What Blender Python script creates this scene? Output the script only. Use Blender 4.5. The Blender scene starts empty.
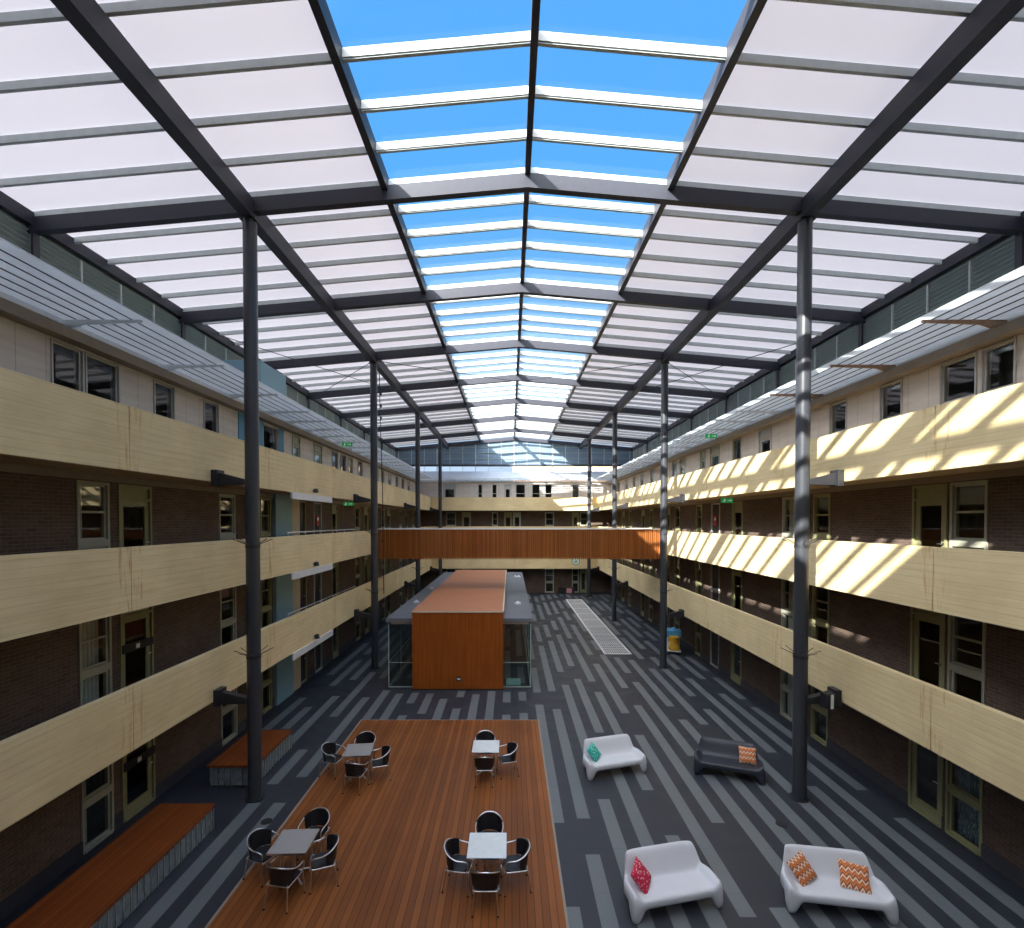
import bpy, math, random
from mathutils import Vector, Matrix
R = math.radians
random.seed(7)
SC = bpy.context.scene
COL = SC.collection
PI = math.pi

# ------------------------------------------------------------------ mesh kit
class MB:
    def __init__(s): s.v = []; s.f = []; s.m = []; s.sm = []
    def add(s, vs, fs, mi=0, smooth=False):
        n = len(s.v); s.v += [tuple(p) for p in vs]
        for f in fs: s.f.append(tuple(i + n for i in f)); s.m.append(mi); s.sm.append(smooth)
    def box(s, x0, x1, y0, y1, z0, z1, mi=0):
        vs = [(x, y, z) for z in (z0, z1) for y in (y0, y1) for x in (x0, x1)]
        s.add(vs, [(0, 2, 3, 1), (4, 5, 7, 6), (0, 1, 5, 4), (1, 3, 7, 5), (3, 2, 6, 7), (2, 0, 4, 6)], mi)
    def bar(s, p0, p1, w, h, mi=0, up=(0, 0, 1)):
        p0, p1 = Vector(p0), Vector(p1); d = (p1 - p0).normalized()
        side = d.cross(Vector(up)).normalized(); u = side.cross(d).normalized()
        vs = []
        for p in (p0, p1):
            for a, b in ((-1, -1), (1, -1), (1, 1), (-1, 1)): vs.append(p + side * a * w / 2 + u * b * h / 2)
        s.add(vs, [(0, 1, 2, 3), (7, 6, 5, 4), (0, 4, 5, 1), (1, 5, 6, 2), (2, 6, 7, 3), (3, 7, 4, 0)], mi)
    def cyl(s, p0, p1, r, n=12, mi=0, r1=None, cap=True):
        p0, p1 = Vector(p0), Vector(p1); r1 = r if r1 is None else r1
        d = (p1 - p0).normalized(); a = d.orthogonal().normalized(); b = d.cross(a)
        vs = []
        for p, q in ((p0, r), (p1, r1)):
            for i in range(n):
                t = 2 * PI * i / n; vs.append(p + (a * math.cos(t) + b * math.sin(t)) * q)
        s.add(vs, [(i, (i + 1) % n, n + (i + 1) % n, n + i) for i in range(n)], mi, True)
        if cap: s.add(vs, [tuple(range(n - 1, -1, -1)), tuple(range(n, 2 * n))], mi)
    def tube(s, pts, r, n=8, mi=0, closed=False, div=6):
        P = [Vector(p) for p in pts]; Q = []
        m = len(P)
        rng = range(m if closed else m - 1)
        for i in rng:
            g = (lambda k: P[k % m]) if closed else (lambda k: P[min(max(k, 0), m - 1)])
            a, b, c, d = g(i - 1), g(i), g(i + 1), g(i + 2)
            for k in range(div):
                t = k / div
                Q.append(0.5 * ((2 * b) + (c - a) * t + (2 * a - 5 * b + 4 * c - d) * t * t + (3 * b - a - 3 * c + d) * t ** 3))
        if not closed: Q.append(P[-1])
        k = len(Q); vs = []; nrm = None
        for i in range(k):
            if closed: d = Q[(i + 1) % k] - Q[i - 1]
            else: d = Q[min(i + 1, k - 1)] - Q[max(i - 1, 0)]
            d.normalize()
            if nrm is None: nrm = d.orthogonal().normalized()
            nrm = (nrm - d * nrm.dot(d)).normalized(); b = d.cross(nrm)
            for j in range(n):
                t = 2 * PI * j / n; vs.append(Q[i] + (nrm * math.cos(t) + b * math.sin(t)) * r)
        fs = []
        for i in range(k if closed else k - 1):
            for j in range(n):
                fs.append((i * n + j, i * n + (j + 1) % n, ((i + 1) % k) * n + (j + 1) % n, ((i + 1) % k) * n + j))
        s.add(vs, fs, mi, True)
        if not closed:
            s.add(vs[:n], [tuple(range(n - 1, -1, -1))], mi); s.add(vs[-n:], [tuple(range(n))], mi)
    def grid(s, fn, nu, nv, mi=0, smooth=True, flip=False):
        vs = [fn(i / nu, j / nv) for j in range(nv + 1) for i in range(nu + 1)]
        fs = []
        for j in range(nv):
            for i in range(nu):
                a = j * (nu + 1) + i; q = (a, a + 1, a + nu + 2, a + nu + 1)
                fs.append(q[::-1] if flip else q)
        s.add(vs, fs, mi, smooth)
    def prism(s, poly, y0, y1, axis='y', mi=0):
        n = len(poly)
        def pt(a, b, c): return {'y': (a, c, b), 'x': (c, a, b), 'z': (a, b, c)}[axis]
        vs = [pt(a, b, y0) for a, b in poly] + [pt(a, b, y1) for a, b in poly]
        s.add(vs, [tuple(range(n)), tuple(range(2 * n - 1, n - 1, -1))] + [(i, n + i, n + (i + 1) % n, (i + 1) % n) for i in range(n)], mi)
    def mesh(s, name, mats):
        me = bpy.data.meshes.new(name); me.from_pydata(s.v, [], s.f)
        for m in (mats if isinstance(mats, (list, tuple)) else [mats]): me.materials.append(m)
        me.polygons.foreach_set('material_index', s.m); me.polygons.foreach_set('use_smooth', s.sm)
        me.update(); return me
    def build(s, name, mats, parent=None, fix=True):
        me = s.mesh(name, mats)
        if fix:
            import bmesh
            b = bmesh.new(); b.from_mesh(me); bmesh.ops.recalc_face_normals(b, faces=b.faces); b.to_mesh(me); b.free()
        o = bpy.data.objects.new(name, me); COL.objects.link(o)
        if parent is not None: o.parent = parent
        return o

def bevel(o, w, seg=2):
    m = o.modifiers.new('Bevel', 'BEVEL'); m.width = w; m.segments = seg; m.limit_method = 'ANGLE'; m.angle_limit = R(40); return o
def empty(name, loc=(0, 0, 0), rz=0):
    o = bpy.data.objects.new(name, None); COL.objects.link(o); o.location = loc; o.rotation_euler = (0, 0, rz); o.empty_display_size = .1; return o
def tag(o, label, cat, group=None):
    o['label'] = label; o['category'] = cat
    if group: o['group'] = group
    return o
def struct(o): o['kind'] = 'structure'; return o
def copy_tree(o, parent=None):
    c = o.copy(); COL.objects.link(c)
    if parent is not None: c.parent = parent
    for ch in [x for x in o.children]: copy_tree(ch, c)
    return c

# ------------------------------------------------------------------ materials
def srgb(r, g, b):
    f = lambda c: c / 12.92 if c <= .04045 else ((c + .055) / 1.055) ** 2.4
    return (f(r / 255), f(g / 255), f(b / 255), 1)
class NT:
    def __init__(s, name):
        s.mat = bpy.data.materials.new(name); s.mat.use_nodes = True
        s.t = s.mat.node_tree; s.t.nodes.clear(); s.out = s.n('ShaderNodeOutputMaterial')
    def n(s, typ, ins=None, **kw):
        nd = s.t.nodes.new(typ)
        for k, v in kw.items(): setattr(nd, k, v)
        for k, v in (ins or {}).items(): s.set(nd, k, v)
        return nd
    def set(s, nd, k, v):
        sock = nd.inputs[k]
        if isinstance(v, bpy.types.NodeSocket): s.t.links.new(v, sock)
        elif isinstance(v, bpy.types.Node): s.t.links.new(v.outputs[0], sock)
        else: sock.default_value = v
    def math(s, op, a, b=None, c=None):
        nd = s.n('ShaderNodeMath', operation=op)
        for i, v in enumerate((a, b, c)):
            if v is not None: s.set(nd, i, v)
        return nd.outputs[0]
    def mix(s, f, a, b):
        nd = s.n('ShaderNodeMix', data_type='RGBA'); s.set(nd, 0, f); s.set(nd, 6, a); s.set(nd, 7, b); return nd.outputs[2]
    def mulc(s, f, a, b):
        nd = s.n('ShaderNodeMix', data_type='RGBA', blend_type='MULTIPLY'); s.set(nd, 0, f); s.set(nd, 6, a); s.set(nd, 7, b); return nd.outputs[2]
    def xyz(s, gen='Object'):
        tc = s.n('ShaderNodeTexCoord'); sp = s.n('ShaderNodeSeparateXYZ', {0: tc.outputs[gen]}); s.tc = tc.outputs[gen]
        return sp.outputs[0], sp.outputs[1], sp.outputs[2]
    def vec(s, x, y, z):
        nd = s.n('ShaderNodeCombineXYZ'); s.set(nd, 0, x); s.set(nd, 1, y); s.set(nd, 2, z); return nd.outputs[0]
    def noise(s, vec, scale, detail=3, rough=.6):
        nd = s.n('ShaderNodeTexNoise', {'Scale': scale, 'Detail': detail, 'Roughness': rough}); s.set(nd, 'Vector', vec); return nd.outputs[0]
    def ramp(s, f, stops):
        nd = s.n('ShaderNodeValToRGB'); s.set(nd, 0, f); e = nd.color_ramp.elements
        while len(e) < len(stops): e.new(.5)
        for i, (p, c) in enumerate(stops): e[i].position = p; e[i].color = c if not isinstance(c, (int, float)) else (c, c, c, 1)
        return nd.outputs[0]
    def line(s, coord, pitch, width):   # 1 on thin lines every pitch
        fr = s.math('FRACT', s.math('DIVIDE', coord, pitch)); return s.math('LESS_THAN', fr, width / pitch)
    def bump(s, h, strength=.3, dist=.01):
        nd = s.n('ShaderNodeBump', {'Strength': strength, 'Distance': dist}); s.set(nd, 'Height', h); return nd.outputs[0]
    def bsdf(s, color, rough=.6, metal=0, normal=None, spec=.5, **kw):
        nd = s.n('ShaderNodeBsdfPrincipled'); s.set(nd, 'Base Color', color); s.set(nd, 'Roughness', rough); s.set(nd, 'Metallic', metal); s.set(nd, 'Specular IOR Level', spec)
        if normal is not None: s.set(nd, 'Normal', normal)
        for k, v in kw.items(): s.set(nd, k, v)
        s.t.links.new(nd.outputs[0], s.out.inputs[0]); return nd
def plain(name, col, rough=.6, metal=0, var=.12, scale=6, spec=.5):
    t = NT(name); t.xyz(); nz = t.noise(t.tc, scale, 4)
    c = t.mulc(1, col, t.ramp(nz, [(.3, 1 - var), (.7, 1.0)])); t.bsdf(c, rough, metal, spec=spec); return t.mat

M = {}
M['steel'] = plain('dark_painted_steel', (.045, .048, .064, 1), .5, spec=.35)
M['steel_black'] = plain('black_steel', (.022, .023, .028, 1), .5)
M['column'] = plain('column_paint', (.045, .050, .060, 1), .35)
M['purlin'] = plain('galvanised_purlin', (.60, .66, .65, 1), .5)
M['skybar'] = plain('white_skylight_bar', (.58, .60, .58, 1), .5)
M['alu'] = plain('aluminium', (.75, .76, .78, 1), .28, 1.0, .05)
M['white_plastic'] = plain('white_plastic', (.66, .68, .73, 1), .4, 0, .03, 3)
M['black_plastic'] = plain('charcoal_plastic', (.030, .036, .052, 1), .38, 0, .1)
M['frame_pale'] = plain('pale_olive_paint', (.40, .41, .33, 1), .5)
M['frame_olive'] = plain('olive_paint', (.30, .30, .16, 1), .5)
M['frame_grey'] = plain('grey_frame', (.33, .34, .36, 1), .5)
M['frame_light'] = plain('light_grey_frame', (.50, .50, .50, 1), .5)
M['white_paint'] = plain('white_paint', (.78, .78, .78, 1), .5)
M['soffit'] = plain('soffit_tan', (.52, .39, .23, 1), .8)
M['fascia'] = plain('fascia_brown', (.30, .255, .21, 1), .7)
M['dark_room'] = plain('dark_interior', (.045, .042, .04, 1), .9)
M['dark_door'] = plain('dark_door', (.03, .028, .03, 1), .5)
M['plinth'] = plain('plinth_slate', (.055, .055, .065, 1), .6)
M['blue_panel'] = plain('light_blue_panel', (.25, .45, .56, 1), .5, 0, .06, 2)
M['deep_blue'] = plain('deep_blue_panel', (.06, .27, .46, 1), .5, 0, .06, 2)
M['cream_panel'] = plain('cream_panel', (.62, .54, .40, 1), .6)
M['green_sign'] = plain('sign_green', (.02, .28, .08, 1), .4, 0, .03)
M['sign_white'] = plain('sign_white', (.85, .88, .85, 1), .4, 0, .02)
def mk_lit(name, c, e):
    t = NT(name); t.bsdf(c, .4, **{'Emission Color': c, 'Emission Strength': e}); return t.mat
M['lit_green'] = mk_lit('lit_sign_green', (.02, .34, .09, 1), .25)
M['lit_white'] = mk_lit('lit_sign_white', (.80, .9, .82, 1), .25)
M['curtain'] = plain('curtain_cloth', (.78, .76, .72, 1), .9, 0, .2, 9)
M['red_poster'] = plain('red_poster', (.55, .07, .07, 1), .6)
def mk_blade():
    t = NT('milky_blade'); t.xyz(); c = t.mulc(1, (.88, .93, .96, 1), t.ramp(t.noise(t.tc, 2, 3), [(.3, .9), (.7, 1.)]))
    tr = t.n('ShaderNodeBsdfTranslucent', {'Color': c}); df = t.n('ShaderNodeBsdfDiffuse', {'Color': c})
    mx = t.n('ShaderNodeMixShader', {0: .2}); t.t.links.new(tr.outputs[0], mx.inputs[1]); t.t.links.new(df.outputs[0], mx.inputs[2]); t.t.links.new(mx.outputs[0], t.out.inputs[0]); return t.mat
M['shade_blade'] = mk_blade()
M['rust'] = plain('rusty_bracket', (.38, .25, .17, 1), .8, 0, .35, 14)
M['slab_dark'] = plain('dark_membrane', (.15, .165, .19, 1), .5, 0, .12, 1.2)
M['roof_copper'] = plain('terracotta_roof', (.46, .19, .09, 1), .6, 0, .12, .8)
M['yellow'] = plain('yellow_bag', (.78, .42, .03, 1), .6, 0, .2)
M['blue_cloth'] = plain('blue_tarp', (.10, .36, .62, 1), .6, 0, .2)
M['grey_roof'] = plain('pale_metal_roof', (.58, .62, .66, 1), .5)
M['teal'] = plain('teal_ledge', (.35, .62, .58, 1), .5)
M['black_rubber'] = plain('black_rubber', (.02, .02, .02, 1), .7)

def mk_cream():
    t = NT('board_marked_concrete'); x, y, z = t.xyz(); u = t.math('ADD', x, y)
    v = t.vec(t.math('MULTIPLY', u, .35), 0, t.math('MULTIPLY', z, 6.0)); n1 = t.noise(v, 2.2, 5)
    n2 = t.noise(t.tc, .7, 4)
    c = t.mix(t.ramp(n1, [(.3, 0.), (.7, 1.)]), (.79, .625, .335, 1), (.89, .74, .435, 1))
    c = t.mulc(.7, c, t.ramp(n2, [(.3, (.80, .78, .74, 1)), (.65, (1, 1, 1, 1))]))
    ln = t.line(z, .145, .010); c = t.mulc(t.math('MULTIPLY', ln, .3), c, (.45, .38, .28, 1))
    # rust runs beside the panel joints
    w = t.math('ABSOLUTE', t.math('SUBTRACT', t.math('FRACT', t.math('DIVIDE', t.math('ADD', y, -9.8 + 2.825 + 5.65 * 4), 5.65)), .5))
    near = t.math('LESS_THAN', w, .055)
    sn = t.noise(t.vec(t.math('MULTIPLY', u, 4.), 0, t.math('MULTIPLY', z, .5)), 2.6, 4)
    st = t.math('MULTIPLY', near, t.ramp(sn, [(.52, 0.), (.70, .8)])); c = t.mix(st, c, (.52, .27, .09, 1))
    gr = t.ramp(t.noise(t.vec(t.math('MULTIPLY', u, 3.), 0, t.math('MULTIPLY', z, .4)), 1.4, 4), [(.62, 0.), (.75, .35)])
    c = t.mix(gr, c, (.40, .34, .22, 1))
    t.bsdf(c, .8, normal=t.bump(n1, .35, .012)); return t.mat
M['cream'] = mk_cream()
def mk_brick():
    t = NT('dark_brick'); x, y, z = t.xyz(); v = t.vec(t.math('ADD', x, y), z, 0)
    b = t.n('ShaderNodeTexBrick', {'Scale': 1.0, 'Mortar Size': .006, 'Brick Width': .23, 'Row Height': .076, 'Color1': (.135, .090, .066, 1), 'Color2': (.088, .060, .047, 1), 'Mortar': (.18, .15, .125, 1), 'Mortar Smooth': .2})
    t.set(b, 'Vector', v); n = t.noise(t.tc, 1.2, 4)
    c = t.mulc(.6, b.outputs[0], t.ramp(n, [(.3, .65), (.7, 1.15)])); t.bsdf(c, .85, normal=t.bump(b.outputs[1], -.3, .006)); return t.mat
M['brick'] = mk_brick()
def mk_clad():
    t = NT('white_cladding'); x, y, z = t.xyz(); u = t.math('ADD', x, y)
    n = t.noise(t.vec(t.math('MULTIPLY', u, .5), 0, t.math('MULTIPLY', z, 4)), 1.5, 4)
    c = t.mix(t.ramp(n, [(.3, 0.), (.7, 1.)]), (.58, .53, .50, 1), (.70, .66, .62, 1))
    c = t.mulc(t.math('MULTIPLY', t.line(u, .6, .014), .55), c, (.3, .28, .26, 1))
    t.bsdf(c, .6); return t.mat
M['clad'] = mk_clad()
def mk_floor(name, c1, c2):
    t = NT(name); x, y, z = t.xyz()
    n = t.noise(t.tc, 1.3, 5); n2 = t.noise(t.tc, 45, 2)
    c = t.mix(t.ramp(n, [(.25, 0.), (.75, 1.)]), c1, c2)
    c = t.mulc(.35, c, t.ramp(n2, [(.3, .6), (.7, 1.2)]))
    jn = t.math('MAXIMUM', t.line(t.math('ADD', y, 50), 1.29, .008), t.line(t.math('ADD', x, 50.095), .645, .005))
    c = t.mulc(t.math('MULTIPLY', jn, .5), c, (.3, .3, .3, 1))
    t.bsdf(c, t.ramp(n, [(.3, .42), (.7, .6)]), spec=.4); return t.mat
M['tile_dark'] = mk_floor('dark_slate_paving', (.029, .033, .045, 1), (.040, .045, .058, 1))
M['tile_light'] = mk_floor('grey_stripe_paving', (.125, .145, .16, 1), (.165, .18, .19, 1))
def mk_wood(name, ca, cb, pitch, ax='x', rough=.45, gap=.007, gapc=.25):
    t = NT(name); x, y, z = t.xyz(); a = {'x': x, 'y': y, 'z': z}[ax]
    k = t.math('FLOOR', t.math('DIVIDE', a, pitch)); wn = t.n('ShaderNodeTexWhiteNoise', noise_dimensions='1D'); t.set(wn, 'W', k)
    if ax == 'x': gv = t.vec(t.math('MULTIPLY', x, 22), t.math('ADD', t.math('MULTIPLY', y, .9), t.math('MULTIPLY', wn.outputs[0], 30)), z)
    else: gv = t.vec(t.math('MULTIPLY', x, 4), t.math('MULTIPLY', y, 4), t.math('MULTIPLY', z, .8))
    g = t.noise(gv, 1.0, 5); f = t.math('ADD', t.math('MULTIPLY', wn.outputs[0], .55), t.math('MULTIPLY', g, .45))
    c = t.mix(f, ca, cb); n2 = t.noise(t.tc, .5, 3); c = t.mulc(.5, c, t.ramp(n2, [(.3, .62), (.7, 1.1)]))
    ln = t.line(a, pitch, gap); c = t.mulc(ln, c, (gapc, gapc, gapc, 1))
    t.bsdf(c, rough, normal=t.bump(t.math('SUBTRACT', g, ln), .25, .005), spec=.25); return t.mat
M['deck'] = mk_wood('deck_boards', (.155, .048, .012, 1), (.335, .115, .030, 1), .14, 'x', .5, .012, .3)
M['bench_wood'] = mk_wood('bench_boards', (.17, .040, .009, 1), (.28, .075, .018, 1), .11)
M['slat_wood'] = mk_wood('bridge_slats', (.20, .058, .012, 1), (.40, .14, .032, 1), .11, 'x', .5, .012, .3)
def mk_ply():
    t = NT('orange_ply'); x, y, z = t.xyz(); u = t.math('ADD', x, y)
    g = t.noise(t.vec(t.math('MULTIPLY', u, 9), 0, t.math('MULTIPLY', z, .35)), 1.3, 5)
    c = t.mix(t.ramp(g, [(.3, 0.), (.7, 1.)]), (.24, .058, .008, 1), (.36, .098, .013, 1))
    n2 = t.noise(t.tc, .9, 3); c = t.mulc(.5, c, t.ramp(n2, [(.35, .75), (.7, 1.1)]))
    t.bsdf(c, .45, spec=.25); return t.mat
M['ply'] = mk_ply()
def mk_translucent():
    t = NT('milky_roof_sheet'); x, y, z = t.xyz()
    n = t.noise(t.tc, .25, 3); c = t.mulc(.3, (.84, .80, .89, 1), t.ramp(n, [(.3, .92), (.7, 1.)]))
    tr = t.n('ShaderNodeBsdfTranslucent', {'Color': c}); df = t.n('ShaderNodeBsdfDiffuse', {'Color': (.80, .80, .82, 1)})
    mx = t.n('ShaderNodeMixShader', {0: ROOF_DIFF}); t.t.links.new(tr.outputs[0], mx.inputs[1]); t.t.links.new(df.outputs[0], mx.inputs[2])
    t.t.links.new(mx.outputs[0], t.out.inputs[0]); return t.mat
ROOF_DIFF = .865
M['sheet'] = mk_translucent()
GREFL = .6
def mk_glass(name, tint, gl):
    t = NT(name); tr = t.n('ShaderNodeBsdfTransparent', {'Color': tint}); g = t.n('ShaderNodeBsdfGlossy', {'Color': (1, 1, 1, 1), 'Roughness': .02})
    ge = t.n('ShaderNodeNewGeometry'); dp = t.n('ShaderNodeVectorMath', operation='DOT_PRODUCT'); t.t.links.new(ge.outputs['Normal'], dp.inputs[0]); t.t.links.new(ge.outputs['Incoming'], dp.inputs[1])
    c = t.math('SUBTRACT', 1.0, t.math('ABSOLUTE', dp.outputs['Value'])); f0 = ((gl - 1) / (gl + 1)) ** 2 * 2
    fr = t.math('ADD', f0, t.math('MULTIPLY', t.math('POWER', c, 5.0), (1 - f0) * GREFL)); mx = t.n('ShaderNodeMixShader'); t.t.links.new(fr, mx.inputs[0])
    t.t.links.new(tr.outputs[0], mx.inputs[1]); t.t.links.new(g.outputs[0], mx.inputs[2]); t.t.links.new(mx.outputs[0], t.out.inputs[0]); return t.mat
M['sky_glass'] = mk_glass('skylight_glass', (.96, .98, 1, 1), 1.15)
M['glass'] = mk_glass('window_glass', (.72, .80, .78, 1), 1.5)
M['pav_glass'] = mk_glass('pavilion_glass', (.62, .72, .72, 1), 1.45)
def mk_gable():
    t = NT('blue_grey_sheet'); x, y, z = t.xyz(); rb = t.line(t.math('ADD', x, 40), .3, .05)
    c = t.mulc(t.math('MULTIPLY', rb, .35), (.17, .25, .33, 1), (.55, .55, .6, 1)); t.bsdf(c, .5); return t.mat
M['gable'] = mk_gable()
M['louvre'] = plain('grey_green_louvre', (.34, .42, .41, 1), .5)
def mk_weave():
    t = NT('black_weave'); x, y, z = t.xyz(); w = t.math('MAXIMUM', t.line(t.math('ADD', x, 5), .022, .005), t.line(t.math('ADD', t.math('ADD', y, z), 5), .022, .005))
    c = t.mix(w, (.018, .02, .026, 1), (.004, .004, .005, 1)); t.bsdf(c, .45); return t.mat
M['weave'] = mk_weave()
def mk_slatgrey(name, c1, rough):
    t = NT(name); x, y, z = t.xyz(); ln = t.line(t.math('ADD', x, 5), .06, .008)
    t.bsdf(t.mulc(t.math('MULTIPLY', ln, .6), c1, (.25, .25, .25, 1)), rough, .0); return t.mat
M['table_grey'] = mk_slatgrey('grey_slatted_top', (.36, .35, .35, 1), .4)
M['table_white'] = plain('pale_table_top', (.74, .79, .80, 1), .3, 0, .1, 9)
def mk_clad_bench():
    t = NT('bench_cladding'); x, y, z = t.xyz(); n = t.noise(t.tc, 9, 5)
    t.bsdf(t.mix(t.ramp(n, [(.35, 0.), (.65, 1.)]), (.13, .155, .165, 1), (.26, .30, .32, 1)), .7); return t.mat
M['bench_clad'] = mk_clad_bench()
def mk_chevron(name, cs, pitch, zig):
    t = NT(name); x, y, z = t.xyz('Generated')
    zz = t.math('ABSOLUTE', t.math('SUBTRACT', t.math('FRACT', t.math('MULTIPLY', x, zig)), .5))
    v = t.math('FRACT', t.math('MULTIPLY', t.math('ADD', y, t.math('MULTIPLY', zz, .28)), pitch))
    c = cs[0]
    for i in range(1, len(cs)): c = t.mix(t.math('GREATER_THAN', v, i / len(cs)), c, cs[i])
    t.bsdf(c, .9); return t.mat
M['chev'] = mk_chevron('orange_chevron_cloth', [(.52, .12, .035, 1), (.72, .58, .42, 1), (.30, .075, .03, 1), (.62, .22, .07, 1)], 3.4, 5)
def mk_dots(name, ca, cb, sc):
    t = NT(name); x, y, z = t.xyz('Generated'); vo = t.n('ShaderNodeTexVoronoi', {'Scale': sc}); t.set(vo, 'Vector', t.tc)
    t.bsdf(t.mix(t.ramp(vo.outputs[0], [(.28, 0.), (.34, 1.)]), ca, cb), .9); return t.mat
M['teal_cloth'] = mk_dots('teal_print_cloth', (.45, .75, .66, 1), (.02, .36, .30, 1), 9)
M['red_cloth'] = mk_dots('crimson_print_cloth', (.75, .45, .48, 1), (.50, .015, .06, 1), 9)
M['far_brick'] = plain('pale_orange_brick', (.62, .36, .22, 1), .8)
M['floral'] = mk_dots('floral_curtain', (.55, .62, .62, 1), (.06, .12, .16, 1), 14)

# ------------------------------------------------------------------ key dimensions
CX = -.45                      # camera x; hall axis is x = 0
PX = 8.13; WX = 9.75; EX = 12.8
FL = [0, 2.85, 5.70, 8.55]
PB = [None, 2.60, 5.45, 8.30]; PT = [None, 3.90, 6.75, 9.60]
YN = -21.0; PY = 47.4; WY = 49.0; GY = 52.15
T0 = 12.6; BAY = 5.65
TR = [T0 + BAY * k for k in range(-6, 7)] + [GY]
zp = lambda x: 16.37 - .088 * abs(x)
SX = 3.65
SKY0 = -2.6

# ------------------------------------------------------------------ floor with grey stripes
def H(x): return x + CX
segs = {0: [(0, 9.1), (11.67, 19.25)], -1: [(17, 18.4), (19.7, 20.7)], -2: [(17, 18.25), (19.5, 20.7)], -3: [(17, 20.8)], -4: [(17.8, 20.4)],
        -5: [(17, 18.85), (20.1, 20.8)], -6: [(17, 19.9)], -7: [(18.35, 20.5)], -8: [(17, 18.2), (19.4, 20.6)], -9: [(17, 20.5)], -10: [(17.8, 20.9), (22.0, 28)],
        -11: [(5, 12.5), (13.78, 20.06), (22.5, 27)], -12: [(5, 12.5), (13.4, 15.45), (18.07, 23.4)], -13: [(8, 11.5), (14, 20.2), (22.3, 26)], -14: [(9, 12), (17, 19), (21.5, 25.5)], -15: [(16, 20), (23, 29)],
        1: [(0, 10.55), (11.84, 18.8), (20.8, 28.4)], 2: [(0, 12.67), (14.5, 21.6), (23.5, 29.6)], 3: [(0, 14.4), (16.7, 22.4), (24.4, 31.2)],
        4: [(0, 11.2), (13.1, 20.7), (22.06, 28.9), (30.2, 36.9)], 5: [(0, 7.6), (8.86, 16.5), (18.4, 24.8), (26.5, 34.2)], 6: [(0, 9.08), (11.67, 19.2), (21.2, 26.5)],
        7: [(5, 13.9), (15.03, 21.97), (23.3, 26)], 8: [(5, 17.8), (19.08, 25.5)], 9: [(5, 15), (17.37, 24)], 10: [(5, 18.8), (20.2, 26)], 11: [(5, 13.3), (15.25, 22.5)],
        12: [(5, 20.5), (22.4, 28)], 13: [(5, 11.86), (13.1, 19)]}
rl = random.Random(3)
for k in range(-15, 14):
    s_ = segs.setdefault(k, []); y = max([b for a, b in s_] + [21 if k < 0 else 19]) + rl.uniform(.8, 1.8)
    while y < 47.5:
        L = rl.uniform(2.2, 6.5); s_.append((y, min(y + L, 48.4))); y += L + rl.uniform(.8, 2.6)
def build_floor():
    mb = MB(); lanes = []
    for k in range(-15, 14): x0 = H(1.0 + .645 * k); lanes.append((x0, x0 + .315, sorted(segs[k])))
    x = -10.6
    for x0, x1, sg in lanes:
        mb.add([(x, YN, 0), (x0, YN, 0), (x0, WY, 0), (x, WY, 0)], [(0, 1, 2, 3)], 0)
        y = YN
        for a, b in sg:
            a *= .99; b *= .99
            mb.add([(x0, y, 0), (x1, y, 0), (x1, a, 0), (x0, a, 0)], [(0, 1, 2, 3)], 0)
            mb.add([(x0, a, 0), (x1, a, 0), (x1, b, 0), (x0, b, 0)], [(0, 1, 2, 3)], 1); y = b
        mb.add([(x0, y, 0), (x1, y, 0), (x1, WY, 0), (x0, WY, 0)], [(0, 1, 2, 3)], 0); x = x1
    mb.add([(x, YN, 0), (10.6, YN, 0), (10.6, WY, 0), (x, WY, 0)], [(0, 1, 2, 3)], 0)
    mb.box(-13, 13, YN, GY, -.4, -.01, 0)
    return struct(mb.build('floor', [M['tile_dark'], M['tile_light']], fix=False))
build_floor()

# ------------------------------------------------------------------ roof
ceil = MB()
for s in (-1, 1):
    for a, b in zip(TR[:-1], TR[1:]):
        ceil.add([(s * SX, a, zp(SX)), (s * (EX + .1), a, zp(EX)), (s * (EX + .1), b, zp(EX)), (s * SX, b, zp(SX))], [(0, 1, 2, 3)])
for s in (-1, 1): ceil.add([(0, YN, zp(0)), (s * SX, YN, zp(SX)), (s * SX, SKY0, zp(SX)), (0, SKY0, zp(0))], [(0, 1, 2, 3)])
ceil = struct(ceil.build('ceiling', M['sheet']))
g = MB()
for s in (-1, 1): g.add([(0, SKY0, zp(0)), (s * SX, SKY0, zp(SX)), (s * SX, GY, zp(SX)), (0, GY, zp(0))], [(0, 1, 2, 3)])
g.build('skylight_glass', M['sky_glass'], ceil)
def across(y, w, top, bot, name, mat, X=None):
    mb = MB(); X = X or EX
    for a, b in ((-X, 0), (0, X)):
        vs = [(x, yy, zp(x) + d) for yy in (y - w / 2, y + w / 2) for x in (a, b) for d in (top, bot)]
        mb.add(vs, [(0, 1, 3, 2), (4, 6, 7, 5), (0, 2, 6, 4), (1, 5, 7, 3), (0, 4, 5, 1), (2, 3, 7, 6)])
    return mb.build(name, mat, ceil)
for a in TR[:-1]:
    across(a, .20, -.20, -.57, 'rafter', M['steel'])
    if a > 0 - BAY:
        for k in range(1, 5):
            across(a + BAY * k / 5, .07, -.02, -.175, 'purlin', M['purlin'])
            across(a + BAY * k / 5, .12, .02, -.15, 'skylight_bar', M['skybar'], SX - .05)
    across(a, .07, -.02, -.19, 'purlin', M['purlin'])
across(GY - .1, .2, -.10, -.45, 'rafter', M['steel'])
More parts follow.
